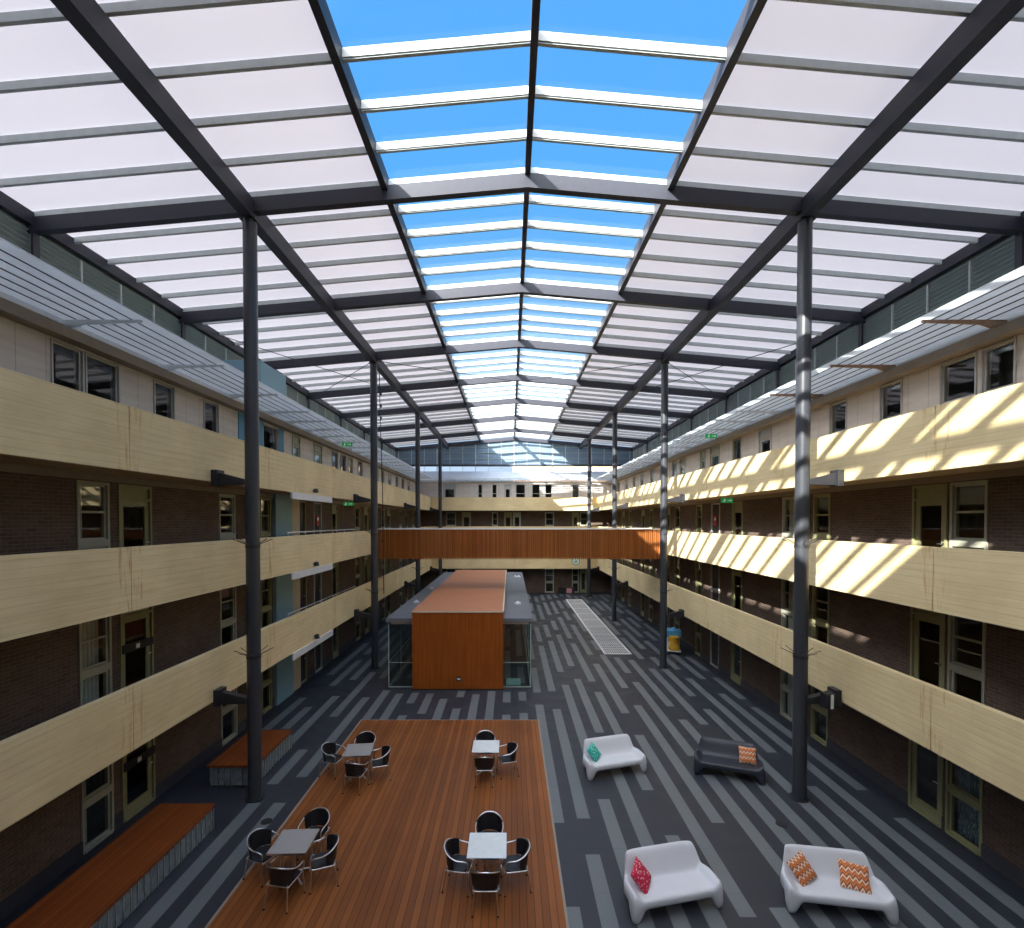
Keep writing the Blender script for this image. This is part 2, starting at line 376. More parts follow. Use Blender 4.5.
for s in (-1, 1):
    mb = MB(); x = s * 7.15; mb.box(x - .15, x + .15, YN, GY, zp(7.15) - .71, zp(7.15) - .24); mb.build('main_beam', M['steel'], ceil)
    mb = MB(); x = s * SX; mb.box(x - .08, x + .08, YN, GY, zp(SX) - .32, zp(SX) + .06); mb.build('skylight_edge', M['steel'], ceil)
    mb = MB(); mb.box(s * EX - .14, s * EX + .14, YN, GY, zp(EX) - .38, zp(EX) - .05); mb.build('eave_beam', M['steel'], ceil)
mb = MB(); mb.box(-.07, .07, YN, GY, zp(0) - .26, zp(0) + .05); mb.build('ridge_beam', M['steel'], ceil)
for (p, q) in (((-12.6, TR[7]), (-7.3, TR[9])), ((12.6, TR[7]), (7.3, TR[9])), ((-7.0, TR[8]), (0, TR[9])), ((7.0, TR[8]), (0, TR[9])), ((-12.6, TR[9]), (-7.2, TR[8])), ((12.6, TR[9]), (7.2, TR[8]))):
    mb = MB(); mb.cyl((p[0], p[1], zp(p[0]) - .62), (q[0], q[1], zp(q[0]) - .62), .018, 6); mb.build('brace_rod', M['steel'], ceil)

# ------------------------------------------------------------------ columns
col_word = ['standing before the timber platforms on the shaded side', 'beside the hanging cable on the shaded side, second of its row', 'on the shaded side beyond the timber bridge, third of its row', 'at the far end of the shaded side, fourth of its row']
col_word2 = ['striped with sunlight on the sunny side, standing beside the charcoal sofa', 'on the sunny side next to the cleaning trolley, second of its row', 'on the sunny side just past the white floor grating, third of its row', 'at the far end of the sunny side, fourth of its row']
for i in range(4):
    for s in (-1, 1):
        x = s * 7.15; y = T0 + 2 * BAY * i; top = zp(7.15) - .71
        c = MB(); c.cyl((x, y, 0), (x, y, top), .17, 24); c = c.build('steel_column', M['column'])
        tag(c, 'slender dark steel column ' + (col_word if s < 0 else col_word2)[i], 'column', None)
        b = MB(); b.cyl((x, y, 0), (x, y, .03), .24, 20); b.box(x - .2, x + .2, y - .14, y + .14, top - .05, top); b.build('end_plate', M['steel_black'], c)
        for zb in (PB[3], PB[1]):
            b = MB(); xa = s * 7.3; xb = s * (PX - .004)
            b.prism([(xa, zb - .08), (xb, zb - .10), (xb, zb + .27), (xa, zb + .06)], y - .09, y + .09)
            b.box(min(xb, xb - s * .16), max(xb, xb - s * .16), y - .17, y + .17, zb - .12, zb + .30)
            bevel(b.build('bracket', M['steel_black'], c), .01)
        for zs in (6.60, 3.72):
            b = MB()
            for a in (20, 70, 110, 160, 200, 250, 290, 340):
                d = Vector((math.cos(R(a)), math.sin(R(a)), .45)); b.cyl(Vector((x, y, zs)) + d * .15, Vector((x, y, zs)) + d * .46, .009, 5)
            b.cyl((x, y, zs - .02), (x, y, zs + .06), .178, 20); b.build('spike_collar', M['steel_black'], c)

# ------------------------------------------------------------------ openings
cacheM = {}
cnt = {'window': 0, 'door': 0}
def opening_parts(kind, w, h, style):
    """local: x along wall centred, y=0 wall face (positive into the wall), z up from the sill"""
    key = (kind, round(w, 2), round(h, 2), style)
    if key in cacheM: return cacheM[key]
    fr = MB(); t = .06 if kind != 'w' else .035; d0, d1 = -.03, .14; hw = w / 2
    fm = M[{'o': 'frame_olive', 'p': 'frame_pale', 'g': 'frame_light'}[style[0]]]
    for a, b in ((-hw, -hw + t), (hw - t, hw)): fr.box(a, b, d0, d1, 0, h)
    fr.box(-hw + t, hw - t, d0, d1, h - t, h); fr.box(-hw + t, hw - t, d0 - .02, d1, 0, t)
    parts = []
    def sash(z0, z1, name, rail=.05, split=None):
        m = MB(); a, b = -hw + t, hw - t
        m.box(a, a + rail, .02, .07, z0, z1); m.box(b - rail, b, .02, .07, z0, z1); m.box(a + rail, b - rail, .02, .07, z0, z0 + rail); m.box(a + rail, b - rail, .02, .07, z1 - rail, z1)
        if split: m.box(a + rail, b - rail, .015, .065, split - .025, split + .025)
        pn = MB(); pn.add([(a + rail, .045, z0 + rail), (b - rail, .045, z0 + rail), (b - rail, .045, z1 - rail), (a + rail, .045, z1 - rail)], [(0, 1, 2, 3)])
        parts.append((name, m.mesh(name, fm), 'pane', pn.mesh('pane', M['glass'])))
    if kind == 'W':          # tall window: upper double sash, thick rail, lower light
        zr = .98; fr.box(-hw + t, hw - t, d0, d1, zr, zr + .16)
        sash(t, zr, 'lower_light'); sash(zr + .16, h - t, 'sash', .045, zr + .16 + (h - t - zr - .16) * .5)
    elif kind == 'w':        # short window of the top floor
        sash(t, h - t, 'sash', .04, h * .42)
    elif kind == 'D':        # glazed door with a fanlight panel
        zt = h - .38; fr.box(-hw + t, hw - t, d0, d1, zt, zt + .06)
        m = MB(); m.box(-hw + t, hw - t, .03, .07, zt + .06, h - t); parts.append(('top_panel', m.mesh('top_panel', fm), None, None))
        m = MB(); a, b = -hw + t, hw - t; r = .13
        m.box(a, a + r, .02, .065, .02, zt); m.box(b - r, b, .02, .065, .02, zt); m.box(a + r, b - r, .02, .065, .02, .32); m.box(a + r, b - r, .02, .065, zt - .13, zt)
        pn = MB(); pn.add([(a + r, .045, .32), (b - r, .045, .32), (b - r, .045, zt - .13), (a + r, .045, zt - .13)], [(0, 1, 2, 3)])
        parts.append(('leaf', m.mesh('leaf', fm), 'pane', pn.mesh('pane', M['glass'])))
        k = MB(); k.cyl((b - .06, .02, 1.02), (b - .06, -.04, 1.02), .022, 10); k.cyl((b - .06, -.04, 1.02), (b - .17, -.04, 1.02), .012, 8); parts.append(('handle', k.mesh('handle', M['alu']), None, None))
        if 'n' in style:
            k = MB(); k.box(-hw + .03, hw - .03, -.05, -.012, 1.22, 1.42); parts.append(('notice_bar', k.mesh('notice_bar', M['steel_black']), 'notice', None))
    elif kind == 'B':        # solid dark door
        m = MB(); a, b = -hw + t, hw - t; m.box(a, b, .05, .1, .02, h - t)
        for z0, z1 in ((.2, .95), (1.1, 2.2)): m.box(a + .12, b - .12, .035, .05, z0, min(z1, h - .2))
        parts.append(('leaf', m.mesh('leaf', M['dark_door']), None, None))
        k = MB(); k.cyl((b - .06, .05, 1.02), (b - .06, -.03, 1.02), .022, 10); parts.append(('handle', k.mesh('handle', M['alu']), None, None))
    if 'c' in style.lower() or 'f' in style:
        k = MB(); a, b = -hw + .08, hw - .08
        if 'c' in style: a, b = a, a + (b - a) * .42
        k.grid(lambda u, v: (a + (b - a) * u, .20 + .025 * math.sin(u * 40), .05 + (h - .1) * v), 40, 1)
        parts.append(('curtain', k.mesh('curtain', M['floral' if 'f' in style else 'curtain']), None, None))
    nb = None
    if 'n' in style: nb = MB(); nb.box(-.09, .03, -.056, -.05, 1.26, 1.37); nb = nb.mesh('notice', M['sign_white'])
    cacheM[key] = (fr.mesh('frame', fm), parts, nb); return cacheM[key]
def lk(name, me, parent=None):
    o = bpy.data.objects.new(name, me); COL.objects.link(o)
    if parent is not None: o.parent = parent
    return o
def opening(kind, w, h, style, loc, rz):
    fr, parts, nb = opening_parts(kind, w, h, style); typ = 'door' if kind in 'DB' else 'window'; cnt[typ] += 1
    o = struct(lk('%s_%d' % (typ, cnt[typ]), fr)); o.location = loc; o.rotation_euler = (0, 0, rz)
    for n, me, n2, me2 in parts:
        p = lk(n, me, o)
        if n2 == 'notice': lk('notice', nb, p)
        elif n2: lk(n2, me2, p)
def wall_cells(mb, a0, a1, z0, z1, holes, put, mi=0):
    A = sorted({a0, a1} | {v for h in holes for v in (h[0], h[1]) if a0 < v < a1}); Z = sorted({z0, z1} | {v for h in holes for v in (h[2], h[3]) if z0 < v < z1})
    for i in range(len(A) - 1):
        run = None
        for j in range(len(Z) - 1):
            ca, cz = (A[i] + A[i + 1]) / 2, (Z[j] + Z[j + 1]) / 2
            if any(h[0] < ca < h[1] and h[2] < cz < h[3] for h in holes): continue
            put(mb, A[i], A[i + 1], Z[j], Z[j + 1], mi)

OH = 2.46
left_o = [(10.38, 11.22, 'W', 'pc'), (11.48, 12.54, 'D', 'o'), (15.45, 16.35, 'W', 'pc'), (18.0, 18.75, 'W', 'oc'), (21.25, 22.0, 'B', 'o'), (22.9, 23.8, 'B', 'g'), (25.2, 26.1, 'D', 'oc'), (29.0, 29.9, 'W', 'o'),
          (30.8, 31.8, 'D', 'o'), (35, 35.9, 'W', 'p'), (36.6, 37.6, 'D', 'o'), (40.6, 41.5, 'W', 'pc'), (43, 44, 'D', 'o'), (46, 46.9, 'W', 'p')]
right_o = [(10.32, 11.2, 'W', 'p'), (11.28, 12.25, 'D', 'o'), (15.4, 16.25, 'W', 'o'), (17.3, 18.1, 'W', 'pC'), (21.2, 22.2, 'D', 'o'), (23.5, 24.5, 'B', 'g'), (25.7, 26.5, 'W', 'o'), (29.0, 29.9, 'W', 'o'),
           (30.8, 31.8, 'D', 'o'), (34.5, 35.4, 'W', 'o'), (36.6, 37.6, 'D', 'o'), (40.6, 41.5, 'W', 'oc'), (43, 44, 'D', 'o'), (46, 46.9, 'W', 'o')]
left_t = [(9.85, 10.6, 'w', 'g'), (10.64, 11.57, 'w', 'g'), (12.68, 13.46, 'w', 'g'), (14.74, 15.5, 'w', 'g'), (18.25, 19.45, 'w', 'g'), (20.7, 21.5, 'D', 'pC'), (23.0, 24.0, 'D', 'pC'), (25.3, 26.2, 'w', 'g'), (26.6, 27.5, 'w', 'g'), (27.8, 28.6, 'D', 'p'),
          (29.7, 30.5, 'w', 'g'), (33.2, 34.2, 'w', 'g'), (35.0, 35.8, 'w', 'g'), (37, 37.9, 'D', 'g'), (39.4, 40.2, 'w', 'g'), (41.5, 42.4, 'w', 'g'), (44, 45, 'D', 'g')]
right_t = [(9.8, 10.52, 'w', 'g'), (10.62, 11.53, 'w', 'g'), (12.63, 13.4, 'w', 'g'), (14.7, 15.5, 'w', 'g'), (18.9, 19.9, 'D', 'g'), (21.4, 22.2, 'w', 'p'), (23.6, 24.7, 'D', 'p'), (25.3, 26.0, 'D', 'pC'), (28.2, 29.1, 'D', 'p'),
           (29.6, 30.5, 'w', 'g'), (32, 33, 'w', 'g'), (34.4, 35.2, 'w', 'g'), (37, 37.9, 'D', 'g'), (39.4, 40.2, 'w', 'g'), (42, 43, 'D', 'g'), (45, 46, 'w', 'g')]
def hz(kind, f): return (FL[f] + (.82 if kind == 'w' else .02), FL[f] + (2.44 if f == 3 else OH))
for s, nm, lo, tp in ((-1, 'left', left_o, left_t), (1, 'right', right_o, right_t)):
    holes = []
    for f in range(4):
        for a, b, k, st in (lo if f < 3 else tp):
            z0, z1 = hz(k, f); st2 = st
            if s < 0 and f in (0, 1) and k == 'D' and a < 12: st2 = st + 'n'
            if s > 0 and f == 0 and a < 11: st2 = 'of'
            if s < 0 and f == 1 and a < 11: st2 = 'pC'
            if s < 0 and k == 'B' and st == 'o' and f == 0: pass
            holes.append((a, b, z0, z1))
            opening(k, b - a, z1 - z0, st2, (s * WX, (a + b) / 2, z0), R(90) if s < 0 else R(-90))
    xa, xb = (s * WX, s * (WX + .2)); x0, x1 = min(xa, xb), max(xa, xb)
    put = lambda mb, a, b, z0, z1, mi: mb.box(x0, x1, a, b, z0, z1, mi)
    mb = MB(); wall_cells(mb, YN, WY + .2, 0, FL[3] - .2, holes, put); w = struct(mb.build('wall_' + nm, M['brick']))
    mb = MB(); wall_cells(mb, YN, WY + .2, FL[3] - .2, 11.3, holes, put); mb.build('upper_cladding', M['clad'], w)
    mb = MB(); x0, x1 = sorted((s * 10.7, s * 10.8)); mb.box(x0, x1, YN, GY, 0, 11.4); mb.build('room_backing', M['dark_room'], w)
    mb = MB(); x0, x1 = sorted((s * WX, s * (EX + .3))); mb.box(x0, x1, YN, GY, 11.3, 11.5); mb.build('roof_deck', M['grey_roof'], w)
    # clerestory louvres
    mb = MB(); x0, x1 = sorted((s * (EX + .06), s * (EX + .12))); mb.box(x0, x1, YN, GY, 11.5, zp(EX) - .05); cw = struct(mb.build('wall_' + nm + '_clerestory', M['louvre']))
    ya = [TR[0] + BAY / 4 * i for i in range(0, 60) if TR[0] + BAY / 4 * i < GY + 1.2]
    for i, (a, b) in enumerate(zip(ya[:-1], ya[1:])):
        b = min(b, GY)
        if b < 2: continue
        m = MB(); z = 11.6
        while z < zp(EX) - .42:
            m.bar((s * (EX + .0), a + .05, z), (s * (EX + .0), b - .05, z), .13, .02, up=(s * .6, 0, .8)); z += .135
        m.build('louvre_panel', M['louvre'], cw)
        m = MB(); big = (i % 4 == 0); wd = .09 if big else .025
        m.box(s * (EX - (.12 if big else .04)) - .03, s * (EX - (.12 if big else .04)) + .03, a - wd, a + wd, 11.5, zp(EX) - .5); m.build('post', M['steel'] if big else M['purlin'], cw)
    # skirting and head trim
    mb = MB(); x0, x1 = sorted((s * WX, s * (WX - .04)))
    prev = 0.
    for a, b, k, st in lo:
        mb.box(x0, x1, prev if prev else YN, a, 0, .32); prev = b
    mb.box(x0, x1, prev, WY, 0, .32); struct(mb.build('baseboard_' + nm, M['plinth']))
    for f in range(1, 4):
        mb = MB(); mb.box(*sorted((s * WX, s * (WX - .05))), YN, WY - .03, FL[f] - .36, FL[f] - .205); struct(mb.build('trim_%d' % (f + (0 if s < 0 else 10)), M['fascia']))
    mb = MB(); mb.box(*sorted((s * (WX - .30), s * (WX + .05))), YN, WY, 11.02, 11.24); struct(mb.build('trim_%d' % (4 + (0 if s < 0 else 10)), M['fascia']))

# far wall
H2 = lambda px: (px - 510) * WY / 484 + CX
far = {3: [(478, 482.5, 'w', 'g'), (492, 497, 'w', 'g'), (504, 511.5, 'D', 'g'), (515.6, 525.4, 'w', 'g'), (532, 540, 'w', 'p'), (545, 552, 'w', 'p'), (572, 579, 'B', 'g'), (443.5, 456, 'D', 'g')],
       2: [(446, 456, 'W', 'p'), (462, 471, 'D', 'o'), (492, 498, 'W', 'p'), (504, 512, 'D', 'o'), (513, 521, 'D', 'p'), (545, 554, 'W', 'p'), (572, 579, 'D', 'o'), (580, 588, 'W', 'p')],
       0: [(545, 554, 'W', 'p'), (572, 579, 'W', 'p'), (580, 587, 'D', 'o'), (462, 471, 'D', 'o'), (446, 456, 'W', 'p')]}
holes = []
for f, lst in far.items():
    for a, b, k, st in lst:
        a, b = H2(a), H2(b); z0, z1 = hz(k, f); holes.append((a, b, z0, z1)); opening(k, b - a, z1 - z0, st, ((a + b) / 2, WY, z0), 0)
put = lambda mb, a, b, z0, z1, mi: mb.box(a, b, WY, WY + .2, z0, z1, mi)
mb = MB(); wall_cells(mb, -WX, WX, 0, FL[3] - .2, holes, put); w = struct(mb.build('wall_back', M['brick']))
mb = MB(); wall_cells(mb, -WX, WX, FL[3] - .2, 11.3, holes, put); mb.build('upper_cladding', M['clad'], w)
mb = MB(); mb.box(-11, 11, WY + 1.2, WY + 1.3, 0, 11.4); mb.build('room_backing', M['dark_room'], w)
mb = MB(); mb.add([(-EX, WY - .25, 11.4), (EX, WY - .25, 11.4), (EX, GY, 12.62), (-EX, GY, 12.62), (-EX, WY - .25, 11.3), (EX, WY - .25, 11.3), (EX, GY, 12.50), (-EX, GY, 12.50)],
       [(0, 1, 2, 3), (7, 6, 5, 4), (0, 4, 5, 1), (1, 5, 6, 2), (2, 6, 7, 3), (3, 7, 4, 0)]); mb.build('roof_deck', M['grey_roof'], w)
m = MB(); m.box(-EX, EX, YN - .2, YN, 0, zp(0)); struct(m.build('wall_front_sunblock', M['brick']))  # unseen end wall, added behind the camera to stop sun leaking in
# gable
zb = 13.3
mb = MB(); mb.prism([(-EX, zb), (EX, zb), (EX, zp(EX) - .1), (0, zp(0) - .1), (-EX, zp(EX) - .1)], GY, GY + .08); gw = struct(mb.build('wall_back_gable', M['gable']))
for k in range(-9, 10):
    x = k * 1.38; m = MB(); big = k % 3 == 0; m.box(x - (.05 if big else .025), x + (.05 if big else .025), GY - .05, GY + .0, 12.5, zp(x) - .3); m.build('mullion', M['purlin'], gw)
for z in (13.95, 14.6, 15.2):
    xx = min(EX, (16.37 - z - .4) / .088); m = MB(); m.box(-xx, xx, GY - .06, GY, z - .03, z + .03); m.build('rail', M['louvre'], gw)
m = MB(); m.box(-EX, EX, GY - .12, GY + .1, zb - .16, zb + .04); m.build('bottom_beam', M['steel'], gw)
m = MB(); m.add([(-EX, GY, 12.5), (EX, GY, 12.5), (EX, GY, zb - .1), (-EX, GY, zb - .1)], [(0, 1, 2, 3)]); m.build('glass_strip', M['sky_glass'], gw)

# ------------------------------------------------------------------ balconies
lev = {1: 'lowest of its three tiers', 2: 'middle of its three tiers', 3: 'topmost of its three tiers'}
jy = [9.8 + 5.65 * k for k in range(-2, 7)]
for s, side in ((-1, 'shaded'), (1, 'sunny')):
    for f in (1, 2, 3):
        b = empty('balcony', (s * PX, 7, FL[f]))
        tag(b, 'long cream board-marked concrete balcony on the %s side, %s' % (side, lev[f]), 'balcony', 'concrete balconies round the courtyard')
        m = MB(); m.box(*sorted((s * (PX + .15), s * WX)), jy[0], WY, FL[f] - .20, FL[f]); o = m.build('slab', M['soffit'], b); o.matrix_parent_inverse = Matrix.Translation(-b.location)
        ys = jy + [PY + .15]
        for a, c in zip(ys[:-1], ys[1:]):
            m = MB(); m.box(*sorted((s * PX, s * (PX + .15))), a + .008, c - .008, PB[f], PT[f]); o = m.build('parapet_panel', M['cream'], b); o.matrix_parent_inverse = Matrix.Translation(-b.location)
        if s < 0 and f < 3:
            m = MB(); zr = PT[f] + .12; xr = s * (PX + .08)
            m.cyl((xr, 16.8, zr), (xr, 24.2, zr), .022, 8)
            for k in range(6): m.cyl((xr, 16.9 + k * 1.44, PT[f]), (xr, 16.9 + k * 1.44, zr), .015, 6)
            o = m.build('handrail', M['alu'], b); o.matrix_parent_inverse = Matrix.Translation(-b.location)
for f in (1, 2, 3):
    b = empty('balcony', (0, PY, FL[f]))
    tag(b, 'cream concrete balcony across the far end wall, ' + lev[f], 'balcony', 'concrete balconies round the courtyard')
    m = MB(); m.box(-PX - .14, PX + .14, PY + .15, WY, FL[f] - .20, FL[f]); o = m.build('slab', M['soffit'], b); o.matrix_parent_inverse = Matrix.Translation(-b.location)
    xs = [-PX, -4.1, 0, 4.1, PX]
    for a, c in zip(xs[:-1], xs[1:]):
        m = MB(); m.box(a + .008, c - .008, PY, PY + .15, PB[f], PT[f]); o = m.build('parapet_panel', M['cream'], b); o.matrix_parent_inverse = Matrix.Translation(-b.location)

# sunshades over the top walkways
for s, side in ((-1, 'shaded'), (1, 'sunny'), (0, 'far')):
    t = empty('sunshade', (s * 9, 7, 11.4) if s else (0, PY, 11.4))
    tag(t, {-1: 'pale slatted metal sunshade over the top walkway on the shaded side', 1: 'pale slatted metal sunshade over the top walkway, sunlit, with rusty brackets', 0: 'pale slatted metal sunshade over the top walkway of the far end wall'}[s], 'sunshade', 'slatted sunshades')
    inv = Matrix.Translation(-t.location)
    N = 6; z = 11.44
    for k in range(N):
        off = 9.62 - k * .285; wd = .268 if k < N - 1 else .34
        m = MB()
        if s: m.bar((s * (off - .1), 4, z), (s * (off - .1), PY - .1, z), wd, .022, up=(s * -.04, 0, 1))
        elif k < 5: m.bar((-7.9, WY - .35 - k * .285, z), (7.9, WY - .35 - k * .285, z), .09, .022, up=(0, -.3, 1))
        else: continue
        o = m.build('blade', M['shade_blade'], t); o.matrix_parent_inverse = inv
        if k < N - 1:
            m = MB(); e = .1 + .1425
            if s: m.bar((s * (off - e), 4, z - .015), (s * (off - e), PY - .1, z - .015), .014, .016)
            else: continue
            o = m.build('edge_rail', M['steel'], t); o.matrix_parent_inverse = inv
    ybr = [4.3, 7.15, 10.0, 12.85, 15.8] + [18.2 + 1.75 * i for i in range(17)] if s else [-7.5 + 1.5 * i for i in range(11)]
    for y in ybr:
        m = MB()
        if s: m.prism([(s * 9.72, 11.40), (s * 8.0, 11.40), (s * 8.0, 11.35), (s * 9.2, 11.31), (s * 9.72, 11.14)], y - .025, y + .025)
        else: m.prism([(WY - .03, 11.40), (WY - 1.75, 11.40), (WY - 1.75, 11.35), (WY - .6, 11.31), (WY - .03, 11.14)], y - .025, y + .025, 'x')
        o = m.build('bracket', M['rust'] if (s > 0 and y < 17) else M['shade_blade'], t); o.matrix_parent_inverse = inv

# lift core on the shaded side
m = MB(); m.box(-WX - .15, -9.62, 18.95, 20.4, 0, FL[3] - .2); core = struct(m.build('wall_left_lift_core', M['blue_panel']))
m = MB(); m.box(-WX - .1, -9.66, 20.4, 21.2, 0, FL[3] - .2); m.build('side_panel', M['cream_panel'], core)
m = MB(); m.box(-WX, -WX + .03, 16.6, 18.22, FL[3], 11.0); m.box(-WX, -WX + .03, 19.5, 19.9, FL[3], 11.0); m.box(-WX, -WX + .03, 18.22, 19.5, FL[3], FL[3] + .8); m.build('blue_cladding', M['deep_blue'], core)
m = MB(); m.box(-EX, -WX, 18.15, 20.2, 11.5, 13.28); tag(bevel(m.build('lift_overrun', M['blue_panel']), .02), 'light blue box standing on the roof behind the shaded sunshade', 'plant box')
for f in (1, 2, 3):
    m = MB(); m.box(-PX - .02, -PX + .05, 17.0, 20.8, PB[f] - .24, PB[f] - .01); m.box(-PX - .12, -PX + .05, 17.0, 20.8, PB[f] - .01, PB[f] + .0)
    o = m.build('fascia_strip', M['white_paint']); tag(o, 'pale strip fixed under the shaded balcony, ' + lev[f], 'fascia', 'pale strips under the shaded balconies')
    l = MB(); l.cyl((-PX, 18.9, PB[f] + .16), (-PX + .12, 18.9, PB[f] + .2), .03, 8); l.cyl((-PX + .12, 18.9, PB[f] + .24), (-PX + .12, 18.9, PB[f] + .08), .07, 12, r1=.1); l.build('spot_lamp', M['steel_black'], o)

# ------------------------------------------------------------------ bridge
by0, by1 = 27.4, 29.4
b = empty('footbridge', (0, 28.4, 5.2)); tag(b, 'orange timber slatted footbridge crossing the courtyard at second floor', 'bridge'); inv = Matrix.Translation(-b.location)
def kid(mb, name, mat, par, inv): o = mb.build(name, mat, par); o.matrix_parent_inverse = inv; return o
m = MB(); m.box(-PX + .004, PX - .004, by0 + .06, by1 - .06, 5.45, 5.7); kid(m, 'walkway', M['soffit'], b, inv)
for y, nm in ((by0, 'slat_screen'), (by1, 'slat_screen')):
    m = MB(); n = int(2 * PX / .11)
    for i in range(n):
        x = -PX + .06 + i * .11; dz = .02 if i % 2 else 0; m.box(x - .038, x + .038, y - .03 - dz, y + .03, 5.12, 6.80)
    m.box(-PX + .01, PX - .01, y + .03, y + .05, 5.2, 6.78); kid(m, nm, M['slat_wood'], b, inv)
    m = MB(); m.box(-PX + .004, PX - .004, y - .06, y + .09, 6.80, 6.85); kid(m, 'top_rail', M['white_paint'], b, inv)

# ------------------------------------------------------------------ pavilion
p = empty('pavilion', (-2.7, 20.7, 0)); tag(p, 'flat-roofed glass pavilion with a tall orange timber box through its middle', 'pavilion'); inv = Matrix.Translation(-p.location)
bx0, bx1, y0, y1 = -4.65, -.75, 20.7, 38.4
m = MB(); m.box(bx0, bx1, y0, y1, .06, 3.36); kid(m, 'timber_box', M['ply'], p, inv)
m = MB(); m.box(bx0 - .03, bx1 + .03, y0 - .03, y1 + .03, 3.36, 3.40); kid(m, 'box_roof', M['roof_copper'], p, inv)
m = MB(); m.box(bx1 - .03, bx1 + .035, y0 - .035, y1 + .03, 3.37, 3.42); m.box(bx0 - .03, bx1 + .03, y0 - .035, y0 - .025, 3.35, 3.41); kid(m, 'edge_flashing', M['cream_panel'], p, inv)
m = MB(); m.box(bx0 + .01, bx1 - .01, y0 + .02, y1, 0, .06); kid(m, 'base_plinth', M['black_rubber'], p, inv)
lx0, lx1, sy0, sy1 = -5.85, .55, 20.95, 40.0
m = MB(); m.box(lx0, bx0, sy0, sy1, 2.88, 3.05); m.box(bx1, lx1, sy0, sy1, 2.88, 3.05); m.box(bx0, bx1, y1, sy1, 2.88, 3.05); kid(m, 'slab_roof', M['slab_dark'], p, inv)
m = MB(); m.box(lx0 + .2, bx0, sy0 + .1, sy1 - .1, 2.78, 2.88); m.box(bx1, lx1 - .2, sy0 + .1, sy1 - .1, 2.78, 2.88); kid(m, 'soffit_edge', M['cream_panel'], p, inv)
for x, y in ((-.05, 24.6), (-.05, 36.5), (.2, 36.4), (-5.3, 30.0), (-5.3, 25)):
    m = MB(); m.cyl((x, y, 3.05), (x, y, 3.12), .16, 16); m.cyl((x, y, 3.12), (x, y, 3.2), .1, 16, r1=.03); kid(m, 'roof_vent', M['white_plastic'], p, inv)
def pane(a, b_, name):
    m = MB(); m.add([(a[0], a[1], .04), (b_[0], b_[1], .04), (b_[0], b_[1], 2.80), (a[0], a[1], 2.80)], [(0, 1, 2, 3)]); return kid(m, name, M['pav_glass'], p, inv)
fy = sy0 + .12
pane((lx0 + .1, fy), (bx0, fy), 'glass_wall'); pane((bx1, fy), (lx1 - .1, fy), 'glass_wall')
pane((lx0 + .1, fy), (lx0 + .1, sy1 - .1), 'glass_wall'); pane((lx1 - .1, fy), (lx1 - .1, sy1 - .1), 'glass_wall')
for x, ya_ in ((lx0 + .1, fy), (lx1 - .1, fy)):
    for k in range(9):
        m = MB(); m.box(x - .02, x + .02, fy + k * 2.33 - .02, fy + k * 2.33 + .02, 0, 2.8); kid(m, 'mullion', M['louvre'], p, inv)
    m = MB(); m.box(x - .025, x + .025, fy, sy1 - .1, 0, .05); kid(m, 'sill_rail', M['louvre'], p, inv)
    m = MB(); m.box(x - .02, x + .02, fy, sy1 - .1, 1.08, 1.11); kid(m, 'mid_rail', M['louvre'], p, inv)
for a, c in ((lx0 + .1, bx0), (bx1, lx1 - .1)):
    m = MB(); m.box(a, c, fy - .02, fy + .02, 0, .05); kid(m, 'sill_rail', M['louvre'], p, inv)
    m = MB(); m.box(a, c, fy - .015, fy + .015, 1.08, 1.11); kid(m, 'mid_rail', M['louvre'], p, inv)
m = MB(); m.cyl((bx1 - 1.9, y0 - .002, .5), (bx1 - 1.9, y0 - .05, .5), .11, 20); kid(m, 'tap_box', M['steel_black'], p, inv)
m = MB(); m.box(bx1 - 1.97, bx1 - 1.83, y0 - .06, y0 - .05, .47, .53); kid(m, 'tap_label', M['sign_white'], p, inv)
m = MB(); m.box(-.62, .02, 21.25, 21.75, .02, .16); m.box(-.6, 0, 21.3, 21.7, .16, .2); tag(bevel(m.build('low_plinth', M['teal']), .02), 'low pale teal plinth on the floor behind the pavilion glass', 'plinth')

# ------------------------------------------------------------------ deck and platforms
d = MB(); d.box(-5.80, .55, 6.0, 17.36, .0, .09); d = d.build('timber_deck', M['deck']); tag(d, 'large low timber deck of orange-brown boards under the bistro tables', 'deck')
m = MB(); m.box(-5.86, -5.80, 6.0, 17.41, 0, .085); m.box(.55, .60, 6.0, 17.41, 0, .085); m.box(-5.80, .55, 17.36, 17.41, 0, .085); m.build('edge_strip', M['fascia'], d)
for (ya, yb, lab) in ((5.0, 11.32, 'long timber-topped platform along the shaded wall in front of the door'), (13.1, 15.35, 'short timber-topped platform behind the dark column on the shaded side')):
    t = empty('platform_bench', (-8.05, ya, 0)); tag(t, lab, 'bench', 'timber-topped platforms by the shaded wall'); inv = Matrix.Translation(-t.location)
    m = MB(); m.box(-8.73, -7.40, ya, yb, .54, .61); bevel(kid(m, 'top_boards', M['bench_wood'], t, inv), .008)
    m = MB(); m.box(-8.68, -7.45, ya + .05, yb - .05, .03, .54); kid(m, 'base', M['bench_clad'], t, inv)
    m = MB()
    y = ya + .06
    while y < yb - .03: m.box(-7.45, -7.43, y - .008, y + .008, .03, .54); y += .17
    x = -8.62
    while x < -7.42:
        for yy in (ya + .03, yb - .05): m.box(x - .008, x + .008, yy, yy + .02, .03, .54)
        x += .17
    kid(m, 'batten_strips', M['alu'], t, inv)
    m = MB(); m.box(-8.6, -7.55, ya + .12, yb - .12, 0, .03); kid(m, 'recess_shadow_foot', M['black_rubber'], t, inv)  # inset foot coloured black to stand for the shadow in the base recess

